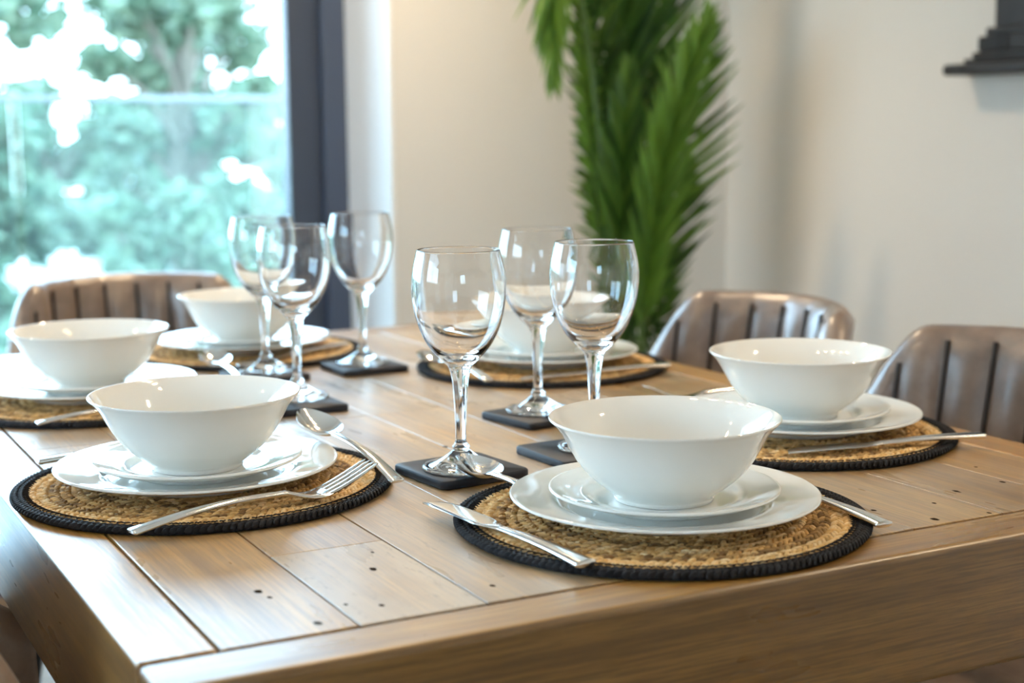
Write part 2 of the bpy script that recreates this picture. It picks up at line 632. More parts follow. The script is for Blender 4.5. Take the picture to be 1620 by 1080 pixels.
bal = tag(empty('glass_balustrade', (0, 5.0, -.03)), 'clear glass balustrade with thin pale rail outside the window', 'balustrade')
mb = MB()
for k in range(5):
    x0 = -3.2 + k * 1.33
    mb = MB(); mb.box((x0, -.006, .05), (x0 + 1.30, .006, 1.27)); mb.build('glass_panel', M_BALUSTRADE, bal, smooth=0)
mb = MB(); mb.box((-3.2, -.02, 1.27), (3.45, .02, 1.295)); mb.build('handrail', M_RAIL, bal, bevel=.006)
mb = MB(); mb.box((-3.2, -.03, 0), (3.45, .03, .08)); mb.build('base_channel', M_RAIL, bal, bevel=.004)


def leaf_cloud(mb, centre, rad, n, size, rng, squash=1.0):
    for _ in range(n):
        while True:
            p = Vector((rng.uniform(-1, 1), rng.uniform(-1, 1), rng.uniform(-1, 1)))
            if 0.25 < p.length < 1:
                break
        p = Vector((p.x * rad, p.y * rad, p.z * rad * squash)) + Vector(centre)
        d = Vector((rng.gauss(0, 1), rng.gauss(0, 1), rng.gauss(0, .6))).normalized()
        e = d.cross(Vector((rng.gauss(0, 1), rng.gauss(0, 1), rng.gauss(0, 1)))).normalized()
        s = size * rng.uniform(.6, 1.3)
        nrm = d.cross(e)
        mb.add([p - d * s, p + e * s * .42 + nrm * s * .1, p + d * s, p - e * s * .42 + nrm * s * .1], [(0, 1, 2, 3)], 0, rng.uniform(.05, 1))


def tree(loc, h, rad, nclump, leafn, leafs, seed, label, tone_bias=0.0, group='trees beyond the balustrade'):
    rng = random.Random(seed)
    root = tag(empty('garden_tree', loc), label, 'tree', group)
    tr = MB()
    pts = [(0, 0, 0), (rng.uniform(-.1, .1), 0, h * .3), (rng.uniform(-.2, .2), rng.uniform(-.1, .1), h * .6), (rng.uniform(-.2, .2), 0, h * .9)]
    tr.tube(pts, [h * .03, h * .024, h * .016, h * .006], 8)
    cl = MB()
    for k in range(nclump):
        a = rng.uniform(0, 2 * PI)
        zz = rng.uniform(.32, 1.0)
        rr = rad * math.sqrt(rng.random()) * (1.15 - .6 * abs(zz - .55))
        c_ = (rr * math.cos(a), rr * math.sin(a), h * zz)
        tr.tube([(0, 0, h * zz * .75), (c_[0] * .5, c_[1] * .5, h * zz * .92), c_], [h * .010, h * .007, h * .003], 5)
        leaf_cloud(cl, c_, rad * rng.uniform(.22, .42), leafn, leafs, rng, .8)
    tr.build('trunk', M_BARK, root)
    cl.build('crown', M_TREE, root, smooth=0)
    return root


G0 = -2.2
TREES = [  # x, y, height, radius, clumps, leaves, leaf size, label
    (1.75, 15.0, 5.2, 1.05, 22, 120, .15, 'bushy garden tree at the left edge of the window view'),
    (4.35, 15.4, 5.9, 1.15, 30, 100, .14, 'leafy tree rising above the rail in the middle of the window view'),
    (6.70, 18.5, 4.0, .95, 22, 110, .15, 'dense green tree seen right beside the dark window frame'),
    (4.20, 22.0, 3.9, 1.3, 20, 120, .17, 'lower tree with open sky above it, behind the white blossom'),
    (9.90, 36.0, 7.6, 2.0, 30, 110, .25, 'tall pale tree farthest back in the garden'),
    (4.70, 29.5, 4.3, 1.0, 22, 130, .19, 'distant low tree at the far left of the window view'),
    (6.60, 28.5, 4.0, 0.95, 22, 130, .19, 'distant low tree below the open sky patch'),
    (8.35, 30.5, 4.4, 1.0, 22, 130, .19, 'distant tree half hidden behind the tree in the middle of the window view'),
]
for i, a in enumerate(TREES):
    tree((a[0], a[1], G0), *a[2:7], 100 + i, a[7])


def bush(loc, h, rad, n, seed, label, white=False):
    rng = random.Random(seed)
    root = tag(empty('garden_bush', loc), label, 'bush', 'bushes beyond the balustrade')
    st = MB()
    lf = MB()
    fl = MB()
    for k in range(n):
        a = rng.uniform(0, 2 * PI)
        r_ = rad * math.sqrt(rng.random())
        z_ = h * rng.uniform(.3, .95) * (1 - .35 * (r_ / rad) ** 2)
        c_ = (r_ * math.cos(a), r_ * math.sin(a), z_)
        st.tube([(c_[0] * .15, c_[1] * .15, 0), (c_[0] * .6, c_[1] * .6, z_ * .6), c_], [.03, .02, .008], 5)
        leaf_cloud(lf, c_, rad * .3, 70, .12, rng, .8)
        if white:
            if z_ < h * .72:
                continue
            for _ in range(5):
                q = Vector(c_) + Vector((rng.gauss(0, .13), rng.gauss(0, .13) - .15, rng.gauss(0, .06) + .05))
                leaf_cloud(fl, q, .11, 30, .06, rng, .9)
    st.build('branches', M_BARK, root)
    lf.build('foliage', M_TREE, root, smooth=0)
    if white:
        fl.build('blossom', M_PETAL, root, smooth=0)
    return root


bush((1.95, 10.5, G0), 2.95, .42, 14, 5, 'bush covered in white blossom behind the glass balustrade', True)
bush((3.02, 11.7, G0), 3.15, .72, 44, 6, 'wide green bush low in the middle of the window view')
bush((4.60, 12.7, G0), 3.2, .66, 44, 7, 'round green bush below the rail beside the window frame')
bush((1.35, 8.5, G0), 2.4, .60, 34, 8, 'low pale bush in front of the white blossom')
bush((1.28, 12.6, G0), 3.5, .72, 40, 9, 'green bush at the far left of the window view')
bush((2.98, 9.0, G0), 2.6, .62, 36, 10, 'low bush behind the glass balustrade, right of the white blossom')

# ---------------------------------------------------------------- dining table
TW, TL, BW, TH = 1.01, 1.53, .0564, .113


def board_mesh(boards, wear=None):
    """boards: (lo, hi, axis) ; every board is a box with its own grain attribute"""
    vs, fs, gr, wr = [], [], [], []
    for i, (lo, hi, ax) in enumerate(boards):
        mb = MB()
        mb.box(lo, hi)
        b0 = len(vs)
        for v in mb.v:
            vs.append(v)
            if ax == 'y':
                gr.append((v[1], v[0] + v[2], i * 1.7 + lo[1] * 3.1)); wr.append(wear[i] if wear else 0)
            elif ax == 'x':
                gr.append((v[0], v[1] + v[2], i * 1.7 + 11.0)); wr.append(0)
            else:
                gr.append((v[2], v[0] + v[1], i * 1.7 + 23.0)); wr.append(0)
        fs += [tuple(k + b0 for k in f) for f in mb.f]
    return vs, fs, gr, wr


def board_obj(name, boards, m_, parent, bevel, wear=None):
    vs, fs, gr, wr = board_mesh(boards, wear)
    me = bpy.data.meshes.new(name)
    me.from_pydata(vs, [], fs)
    a = me.attributes.new('gr', 'FLOAT_VECTOR', 'POINT')
    a.data.foreach_set('vector', [q for g_ in gr for q in g_])
    a = me.attributes.new('wear', 'FLOAT', 'POINT')
    a.data.foreach_set('value', [float(q) for q in wr])
    me.materials.append(m_)
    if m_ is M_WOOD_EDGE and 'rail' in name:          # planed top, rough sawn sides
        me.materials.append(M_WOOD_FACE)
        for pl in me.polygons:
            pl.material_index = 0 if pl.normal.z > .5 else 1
    me.polygons.foreach_set('use_smooth', [True] * len(me.polygons))
    me.set_sharp_from_angle(angle=math.radians(40))
    o = bpy.data.objects.new(name, me)
    COL.objects.link(o)
    o.parent = parent
    if bevel:
        bv = o.modifiers.new('bevel', 'BEVEL')
        bv.width = bevel
        bv.segments = 3
        bv.harden_normals = True
    return o


table = tag(empty('dining_table', (0, 0, 0)), 'chunky reclaimed wood dining table with plank top laid for six', 'table')
GX = [BW, .1548, .2544, .357, .46, .562, .664, .7674, .8633, TW - BW]
rng = random.Random(4)
JO = [[.772], [.250, .772, 1.1], [.772], [.772, 1.2], [.35, .772], [.772, .98], [.52, .772, 1.15], [.772], [.40, .772]]
boards = []
WEAR = {(0, 0): .25, (1, 0): 1.0, (1, 1): .35, (2, 0): .65, (3, 0): .5, (4, 0): .6, (4, 1): .8, (5, 0): .4, (6, 0): .5, (7, 0): .35, (8, 0): .25}
wear = []
for i in range(9):
    ys = [BW] + JO[i] + [TL - BW]
    for k in range(len(ys) - 1):
        gap = .0008
        wide = {1: .0030, 2: .0018, 7: .0020, 5: .0016}.get(i, .0008)
        wear.append(WEAR.get((i, k), rng.uniform(.3, .85)))
        boards.append(((GX[i] + wide * .5, ys[k] + gap * .5, T - .03), (GX[i + 1] - .0006 * .5, ys[k + 1] - gap * .5, T - rng.uniform(0, .0005)), 'y'))
board_obj('plank_top', boards, M_WOOD_TOP, table, .0008, wear)
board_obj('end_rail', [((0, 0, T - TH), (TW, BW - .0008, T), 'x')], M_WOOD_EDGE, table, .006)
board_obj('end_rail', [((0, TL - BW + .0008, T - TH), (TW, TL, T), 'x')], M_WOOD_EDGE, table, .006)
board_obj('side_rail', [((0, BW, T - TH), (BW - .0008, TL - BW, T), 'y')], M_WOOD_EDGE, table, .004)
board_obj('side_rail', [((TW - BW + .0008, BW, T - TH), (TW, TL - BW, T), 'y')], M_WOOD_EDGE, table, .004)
board_obj('underside', [((BW, BW, T - .055), (TW - BW, TL - BW, T - .031), 'y')], M_WOOD_EDGE, table, 0)
for lx in (0.002, TW - .102):
    for ly in (0.002, TL - .102):
        board_obj('leg', [((lx, ly, 0), (lx + .1, ly + .1, T - TH), 'z')], M_WOOD_EDGE, table, .005)

# ---------------------------------------------------------------- place mats
mat_root = None


def lump(mb, c, ang, L, Wd, Hh, tilt, tone, mi):
    """one strand of the braid: a pointed ellipsoid lying along ang"""
    ca, sa = math.cos(ang), math.sin(ang)
    vs, fs = [], []
    n, mseg = 6, 5
    for i in range(mseg + 1):
        u = -1 + 2 * i / mseg
        rr = math.sqrt(max(0, 1 - u * u)) ** .8
        if i in (0, mseg):
            rr = .12
        for k in range(n):
            a = 2 * PI * k / n
            lx = u * L / 2
            ly = rr * Wd / 2 * math.cos(a)
            lz = rr * Hh / 2 * math.sin(a) + tilt * u
            vs.append((c[0] + lx * ca - ly * sa, c[1] + lx * sa + ly * ca, c[2] + lz))
    for i in range(mseg):
        for k in range(n):
            k2 = (k + 1) % n
            fs.append((i * n + k, i * n + k2, (i + 1) * n + k2, (i + 1) * n + k))
    mb.add(vs, fs, mi, tone)


def make_mat():
    rng = random.Random(11)
    root = empty('place_mat')
    st = MB()
    st.lathe([(0, 0.0008), (.168, .0008), (.168, .0035), (0, .0035)], 72, at=.12)
    ring = 0
    r = .006
    while r < .1665:
        circ = max(2 * PI * r, .02)
        n = max(6, int(circ / .0072))
        ph = rng.random()
        base = (.72 if r > .145 else .45 + .2 * math.sin(r * 170)) + rng.uniform(-.06, .06)  # rings under the plate darker: its shade put into the straw tone
        for k in range(n):
            a = 2 * PI * (k + ph) / n
            for s in (-1, 1):
                aa = a + (0.5 if s > 0 else 0) * 2 * PI / n
                rr = r + s * .0027
                tone = min(1, max(.02, base + rng.gauss(0, .25)))
                lump(st, (rr * math.cos(aa), rr * math.sin(aa), .0050 + rng.uniform(-.0004, .0006)), aa + PI / 2 + s * (.62 + rng.uniform(-.12, .12)),
                     .0115, .0047, .0050, .0009, tone, 0)
        r += .0104
    st.build('straw_weave', M_STRAW, root, smooth=60)
    bk = MB()
    bk.lathe([(.168, .0006), (.1775, .0006), (.1775, .0045), (.168, .0045)], 96, close=True, at=.1)
    for r, zz, hh in ((.1710, .0056, .0046), (.1768, .0050, .0062)):
        n = int(2 * PI * r / .0062)
        for k in range(n):
            a = 2 * PI * k / n
            for s in (-1, 1):
                aa = a + (0.5 if s > 0 else 0) * 2 * PI / n
                lump(bk, ((r + s * .0016) * math.cos(aa), (r + s * .0016) * math.sin(aa), zz), aa + PI / 2 + s * .6, .0095, .0034, hh, .0006,
                     rng.uniform(.1, .9), 0)
    n = 150                                      # overcast stitches that bind rim to straw
    for k in range(n):
        a = 2 * PI * k / n
        for s in (-.5, .5):
            a2 = a + s * 2 * PI / n * 1.1
            bk.tube([(.1625 * math.cos(a), .1625 * math.sin(a), .0066), (.1655 * math.cos((a + a2) / 2), .1655 * math.sin((a + a2) / 2), .0082),
                     (.1695 * math.cos(a2), .1695 * math.sin(a2), .0084)], .0006, 4, at=.2)
    bk.build('black_braided_rim', M_BLACKBRAID, root, smooth=60)
    return root


# ---------------------------------------------------------------- crockery
def smooth_prof(pts, sub=6):
    """Catmull-Rom through (r, z) points"""
    P = [Vector((a, b_, 0)) for a, b_ in pts]
    out = []
    for i in range(len(P) - 1):
        p0, p1, p2, p3 = P[max(i - 1, 0)], P[i], P[i + 1], P[min(i + 2, len(P) - 1)]
        for k in range(sub):
            u = k / sub
            q = 0.5 * ((2 * p1) + (p2 - p0) * u + (2 * p0 - 5 * p1 + 4 * p2 - p3) * u * u + (3 * p1 - p0 - 3 * p2 + p3) * u ** 3)
            out.append((max(q.x, 0), q.y))
    out.append((P[-1].x, P[-1].y))
    return out


def make_bowl():
    mb = MB()
    outer = [(.0430, .0), (.0438, .0020), (.0452, .0050), (.0550, .0125), (.0655, .0213), (.0752, .0328), (.0826, .0452), (.0893, .0578), (.0958, .0662), (.1000, .0703)]
    rim = [(.1006, .0714), (.1002, .0722), (.0992, .0722)]
    inner = [(.0945, .0682), (.0866, .0585), (.0797, .0458), (.0722, .0335), (.0622, .0225), (.0500, .0140), (.0370, .0088), (.0200, .0066), (0, .0062)]
    foot = [(0, .0028), (.037, .0028), (.0395, .0004), (.0430, 0)]
    prof = foot[:-1] + smooth_prof(outer + rim + inner, 5)
    mb.lathe(prof, 112)
    return mb.build('soup_bowl', M_CERAMIC, smooth=60)


def make_plate(name, R, rimz, well_r, well_z, foot_r):
    """lathe plate: underside foot ring, sloping rim, flat well"""
    mb = MB()
    th = .0038
    under = [(0, .0028), (foot_r - .004, .0028), (foot_r - .003, 0), (foot_r, 0), (foot_r + .002, .003)]
    mid = [(foot_r + .002, .003), (well_r + .006, well_z + .0025), (R * .86, rimz - .0075), (R - .004, rimz - .0034), (R - .0005, rimz - .0022)]
    lip = [(R, rimz - .001), (R - .0008, rimz), (R - .003, rimz - .0001)]
    top = [(R * .9, rimz - .0022), (R * .80, rimz - .0047), (well_r + .008, well_z + .0055), (well_r, well_z + .0012), (well_r - .008, well_z), (well_r * .5, well_z - .0002), (0, well_z - .0002)]
    prof = under[:-1] + smooth_prof(mid + lip + top, 6)
    mb.lathe(prof, 128)
    return mb.build(name, M_CERAMIC, smooth=60)


# ---------------------------------------------------------------- wine glass
def make_glass():
    root = empty('wine_glass')
    H = .2165
    # outer profile measured downwards from the rim
    bo = [(.0408, H), (.0432, H - .010), (.0455, H - .022), (.0464, H - .035), (.0455, H - .050), (.0425, H - .066), (.0370, H - .082), (.0290, H - .096), (.0195, H - .1065), (.0125, H - .1130)]
    bi = [(.0398, H), (.0420, H - .010), (.0443, H - .022), (.0451, H - .035), (.0441, H - .050), (.0409, H - .066), (.0350, H - .081), (.0262, H - .094), (.0150, H - .1030), (.0060, H - .1060), (0, H - .1066)]
    mb = MB()
    rimp = [(.0408, H), (.0406, H + .0006), (.0403, H + .0008), (.0400, H + .0006), (.0398, H)]
    prof = list(reversed(smooth_prof(bo, 6)))[:-1] + rimp + smooth_prof(bi, 6)[1:]
    mb.lathe(prof, 96)
    mb.build('bowl', M_GLASS, root, smooth=80)
    mb = MB()
    stem = [(.0125, H - .1130), (.0098, H - .1190), (.0080, H - .130), (.0068, H - .145), (.0058, H - .162), (.0053, H - .178), (.0055, .029), (.0072, .0245)]
    sp_ = smooth_prof(stem, 5)
    n = 96
    vs, fs = [], []
    for i, (r, z) in enumerate(sp_):
        e = math.sin(PI * min(1, max(0, i / (len(sp_) - 1)))) * .06
        for k in range(n):
            a = 2 * PI * k / n
            q = r * (1 - e * (1 - math.cos(8 * a)) * .5)
            vs.append((q * math.cos(a), q * math.sin(a), z))
    for i in range(len(sp_) - 1):
        for k in range(n):
            k2 = (k + 1) % n
            fs.append((i * n + k, (i + 1) * n + k, (i + 1) * n + k2, i * n + k2))
    mb.add(vs, fs)
    mb.build('stem', M_GLASS, root, smooth=80)
    mb = MB()
    foot = [(.0072, .0245), (.0088, .0222), (.0080, .0196), (.0105, .0172), (.0165, .0125), (.0250, .0078), (.0330, .0050), (.0375, .0040), (.0388, .0026), (.0380, .0010), (.0345, .0000)]
    prof = smooth_prof(foot, 5) + [(.0300, .0006), (.0150, .0024), (0, .0030)]
    mb.lathe(prof, 96)
    mb.build('foot', M_GLASS, root, smooth=80)
    fix_normals(root)
    return root


def fix_normals(root):
    """open glass pieces: make every face look out of the glass body"""
    for o in root.children:
        me = o.data
        bm = bmesh.new()
        bm.from_mesh(me)
        # outermost ring of faces must look away from the axis
        best = max(bm.faces, key=lambda f: math.hypot(f.calc_center_median().x, f.calc_center_median().y))
        c_ = best.calc_center_median()
        if best.normal.dot(Vector((c_.x, c_.y, 0))) < 0:
            bmesh.ops.reverse_faces(bm, faces=bm.faces)
        bm.to_mesh(me)
        bm.free()
        me.polygons.foreach_set('use_smooth', [True] * len(me.polygons))
        me.update()


def make_coaster():
    root = empty('coaster')
    mb = MB()
    h, r, n = .0505, .008, 6
    out = []
    for cx, cy, a0 in ((h - r, h - r, 0), (-h + r, h - r, PI / 2), (-h + r, -h + r, PI), (h - r, -h + r, 1.5 * PI)):
        for k in range(n + 1):
            a = a0 + PI / 2 * k / n
            out.append((cx + r * math.cos(a), cy + r * math.sin(a)))
    def ring(z, s): return [(x * s, y * s, z) for x, y in out]
    mb.loft([ring(0, .985), ring(.0012, 1.0), ring(.0068, 1.0), ring(.0082, .98)])
    o = mb.build('coaster', M_COASTER, smooth=50)
    bpy.data.objects.remove(root)
    return o


# ---------------------------------------------------------------- cutlery (lying along +y, handle end at -y)
def section(y, z, hw, ht, x=0.0, n=12, p=2.6, tilt=0.0):
    out = []
    for k in range(n):
        a = 2 * PI * k / n
        c_, s_ = math.cos(a), math.sin(a)
        q = (abs(c_) ** p + abs(s_) ** p) ** (-1 / p)
        out.append((x + hw * c_ * q, y, z + ht * s_ * q))
    return out


def handle(mb, y0, y1, z0, z1, zarch, w0, w1, t0=.0024, t1=.0020):
    R_ = []
    N = 14
    for i in range(N + 1):
        u = i / N
        y = y0 + (y1 - y0) * u
        z = z0 + (z1 - z0) * u + zarch * math.sin(PI * u)
        w_ = w0 + (w1 - w0) * (u ** .8)
        t_ = t0 + (t1 - t0) * u
        if i == 0:
            R_.append(section(y - .0012, z, w_ * .80, t_ * .5))
        R_.append(section(y, z, w_, t_))
    mb.loft(R_)


def make_knife():
    root = empty('table_knife')
    mb = MB()
    handle(mb, -.118, .002, .0034, .0034, .0015, .0098, .0050, .0032, .0028)
    mb.build('handle', M_STEEL, root, smooth=50)
    mb = MB()
    rings = []
    N = 18
    for i in range(N + 1):
        u = i / N
        y = .002 + .112 * u
        wL = -.0046 - .0078 * min(1, u * 5) ** 1.2 + .0035 * max(0, u - .5) ** 2
        wR = .0046 + .0066 * min(1, u * 4) ** 1.2
        tip = math.sqrt(max(0, 1 - max(0, (u - .72) / .28) ** 2.2))
        wR = wR * tip + wL * (1 - tip) * .75
        if i == N:
            wR = wL + .0012
        cx, hw = (wL + wR) / 2, (wR - wL) / 2
        rings.append(section(y, .0038 + .0006 * math.sin(PI * u), hw, .0024 * (1 - min(1, u * 6)) + .0009, cx, 12, 2.0))
    mb.loft(rings)
    mb.build('blade', M_STEEL, root, smooth=50)
    return root


def make_fork():
    root = empty('table_fork')
    mb = MB()
    handle(mb, -.112, .018, .0030, .0085, .0040, .0080, .0036, .0020, .0022)
    mb.build('handle', M_STEEL, root, smooth=50)
    mb = MB()
    prof = []                                        # (y, z) of the head
    def zc(u): return .0085 - .0061 * math.sin(min(1, u / .35) * PI / 2) + .0195 * max(0, u - .33) ** 1.35 * 1.6
    Y0, Y1 = .018, .100
    rings = []
    for i in range(11):
        u = .44 * i / 10
        w_ = .0036 + (.0122 - .0036) * math.sin(min(1, u / .30) * PI / 2) ** 1.4
        rings.append(section(Y0 + (Y1 - Y0) * u, zc(u), w_, .0013 + .0009 * (1 - u / .44)))
    mb.loft(rings)
    for j in range(4):
        x = (-1.5 + j) * .0066
        rr = []
        for i in range(12):
            u = .42 + .58 * i / 11
            hw = .00215 * (1 - .45 * (i / 11) ** 2)
            if i == 11:
                hw *= .35
            rr.append(section(Y0 + (Y1 - Y0) * u, zc(u), hw, .0012 if i < 11 else .0005, x * (1 - .06 * i / 11), 8))
        mb.loft(rr)
    mb.build('tines', M_STEEL, root, smooth=50)
    return root


def make_spoon():
    root = empty('table_spoon')
    mb = MB()
    handle(mb, -.112, .020, .0030, .0085, .0060, .0078, .0036, .0020, .0024)
    mb.build('handle', M_STEEL, root, smooth=50)
    mb = MB()
    N, K = 18, 14
    Y0, Y1 = .018, .088
    top, bot = [], []
    for i in range(N + 1):
        u = i / N
        y = Y0 + (Y1 - Y0) * u
        hw = .0036 + .0178 * math.sin(PI * min(1, u ** .85 * .98 + .01)) ** .72
        if i == N:
            hw = .0025
        for k in range(K + 1):
            s = -1 + 2 * k / K
            depth = .0105 * math.sin(PI * u) ** .7 * (1 - s * s)
            z = .0115 - .002 * (1 - u) + .003 * u - depth
            top.append((s * hw, y, z))
            bot.append((s * hw, y, z - .0013))
    n0 = len(top)
    fs = []
    for i in range(N):
        for k in range(K):
            a = i * (K + 1) + k
            fs.append((a, a + 1, a + K + 2, a + K + 1))
            fs.append((n0 + a, n0 + a + K + 1, n0 + a + K + 2, n0 + a + 1))
    for k in range(K):
        fs.append((k, n0 + k, n0 + k + 1, k + 1))
        a = N * (K + 1) + k
        fs.append((a, a + 1, n0 + a + 1, n0 + a))
    for i in range(N):
        a, b_ = i * (K + 1), (i + 1) * (K + 1)
        fs.append((a, b_, n0 + b_, n0 + a))
        a, b_ = a + K, b_ + K
        fs.append((a, n0 + a, n0 + b_, b_))
    mb.add(top + bot, fs)
    mb.build('bowl', M_STEEL, root, smooth=70)
    return root


# ---------------------------------------------------------------- lay the table
PLACE = {  # name: plate centre, mat centre
    'near': ((.4927, .1830), (.4901, .1850)),
    'left_near': ((.1734, .5140), (.1800, .5107)),
    'right_near': ((.8370, .4260), (.8180, .4180)),
    'left_far': ((.1880, 1.0500), (.1900, 1.0350)),
    'far': ((.4880, 1.3450), (.4900, 1.3380)),
    'right_far': ((.8260, .9900), (.8150, .9800)),
}
WHERE = {
    'near': 'at the near end of the table, beside the front rail',
    'left_near': 'on the left side, nearer the camera end, in front of another left setting',
    'right_near': 'on the right side in front of the brown chair',
    'left_far': 'on the far left, cut by the photo edge',
    'far': 'at the far end of the table below the window',
    'right_far': 'on the right side behind the wine glasses, near the palm',
}
WH = {k: v for k, v in {
    'near': 'at the front end of the table',
    'left_near': 'at the front of the left side',
    'right_near': 'at the front of the right side',
    'left_far': 'farther along the left side',
    'far': 'at the far end by the window',
    'right_far': 'farther along the right side by the palm'}.items()}
MZ = .0083                                        # top of the mat
protos = {}


def place(kind, maker, key, loc, rz, label, cat, group, tilt=None):
    if kind not in protos:
        protos[kind] = o = maker()
    else:
        o = dup(protos[kind])
    o.location = loc
    if tilt:
        o.rotation_euler = (tilt[0], tilt[1], rz)
    else:
        o.rotation_euler = (0, 0, rz)
    tag(o, label, cat, group)
    return o


for i, (k, (pc, mc)) in enumerate(PLACE.items()):
    where = WH[k]
    place('mat', make_mat, k, (mc[0], mc[1], T), i * 1.1, 'round straw place mat with black braided rim ' + where, 'place mat', 'round place mats on the table')
    place('plate', lambda: make_plate('dinner_plate', .135, .0190, .086, .0062, .078), k, (pc[0], pc[1], T + MZ), 0, 'large white dinner plate ' + where, 'plate', 'dinner plates on the place mats')
    place('side', lambda: make_plate('side_plate', .1007, .0178, .062, .0062, .056), k, (pc[0], pc[1], T + MZ + .0064), 0, 'small white plate stacked under the bowl ' + where, 'plate', 'small plates stacked on the dinner plates')
    place('bowl', make_bowl, k, (pc[0], pc[1], T + MZ + .0064 + .0064), 0, 'white flared porcelain bowl on two plates ' + where, 'bowl', 'white bowls stacked on the plates')

GLASSES = [  # glass xy, coaster xy, coaster turn, label words
    ((.4135, .4240), (.417, .432), .10, 'standing nearest, in front of the others', 'under the nearest wine glass'),
    ((.5760, .4380), (.562, .445), .05, 'half hidden behind the front bowl', 'half hidden behind the front bowl'),
    ((.6260, .6500), (.622, .642), .16, 'between the two front glasses, before the far right setting', 'under the glass before the far right setting'),
    ((.4090, .8850), (.398, .8580), .02, 'front one of the overlapping left pair', 'behind the front left bowl'),
    ((.4440, 1.1120), (.437, 1.1000), .04, 'rear one of the overlapping left pair', 'under the rear glass of the left pair'),
    ((.5880, 1.1040), (.586, 1.0980), .02, 'standing farthest back before the window frame', 'farthest back before the window frame'),
]
for gxy, cxy, cr, gl, cl in GLASSES:
    place('coaster', make_coaster, 0, (cxy[0], cxy[1], T + .0001), cr, 'square black coaster ' + cl, 'coaster', 'black coasters on the table')
    place('glass', make_glass, 0, (gxy[0], gxy[1], T + .0084), cr * 9, 'empty clear wine glass ' + gl, 'wine glass', 'wine glasses on the coasters')

MK = {'table_knife': make_knife, 'table_fork': make_fork, 'table_spoon': make_spoon}


def cutlery(kind, a, b_, label, za=0.0, zb=0.0, size=1.0, roll=0.0):
    """a = where the handle ends, b_ = a point the piece aims at; za, zb lift handle end and tip above the mat"""
    A = Vector((a[0], a[1], T + MZ + za))
    Bv = Vector((b_[0], b_[1], T + MZ + zb))
    d = (Bv - A)
    L = d.length
    yaw = math.atan2(-d.x, d.y)
    pitch = math.asin(d.z / L)
    if kind not in protos:
        protos[kind] = o = MK[kind]()
    else:
        o = dup(protos[kind])
    R3 = Matrix.Rotation(yaw, 4, 'Z') @ Matrix.Rotation(pitch, 4, 'X') @ Matrix.Rotation(roll, 4, 'Y')
    h = {'table_knife': .119, 'table_fork': .113, 'table_spoon': .113}[kind] * size
    o.matrix_world = Matrix.Translation(A) @ R3 @ Matrix.Translation((0, h, 0)) @ Matrix.Scale(size, 4)
    tag(o, label, kind.split('_')[1], {'table_knife': 'knives', 'table_fork': 'forks', 'table_spoon': 'spoons'}[kind] + ' of the table settings')
    return o


cutlery('table_knife', (.347, .071), (.327, .306), 'steel knife lying on the front mat, left of the plates, in sharp focus')
cutlery('table_spoon', (.407, .215), (.410, .41), 'steel spoon whose tip shows behind the front dinner plate', -.001, .002)
cutlery('table_knife', (.621, .046), (.640, .24), 'steel piece with only its handle showing right of the front dinner plate', 0, 0, .9)
cutlery('table_fork', (.066, .338), (.30, .388), 'steel fork with raised tines lying in front of the front left plate', 0, .003, 1.14)
cutlery('table_spoon', (.328, .386), (.307, .58), 'steel spoon leaning behind the fork, right of the front left plate', .002, .030)
cutlery('table_knife', (.049, .665), (.28, .675), 'steel piece whose handle end shows left behind the front left plate', -.002, 0)
cutlery('table_knife', (.953, .264), (.72, .311), 'steel knife lying on the right front mat with its handle overhanging', .002, 0)
cutlery('table_fork', (.965, .60), (.745, .608), 'dark steel tip peeping out above the front bowl', 0, .004)
cutlery('table_fork', (.085, .866), (.30, .885), 'steel piece lying on the far left mat, handle toward the table edge')
cutlery('table_fork', (.08, 1.205), (.315, 1.212), 'blurred steel fork with tines standing out behind the far left bowl', 0, .004)
cutlery('table_spoon', (.362, .93), (.366, 1.17), 'blurred steel spoon leaning right of the far left plate', .002, .026)
cutlery('table_knife', (.625, 1.27), (.50, 1.21), 'blurred steel piece on the right of the far end mat', .002, 0)
cutlery('table_knife', (.938, .835), (.72, .85), 'blurred steel knife on the front of the mat by the palm', .002, 0)
cutlery('table_spoon', (.668, .86), (.662, 1.05), 'blurred steel spoon at the left of the mat by the palm', 0, .004)

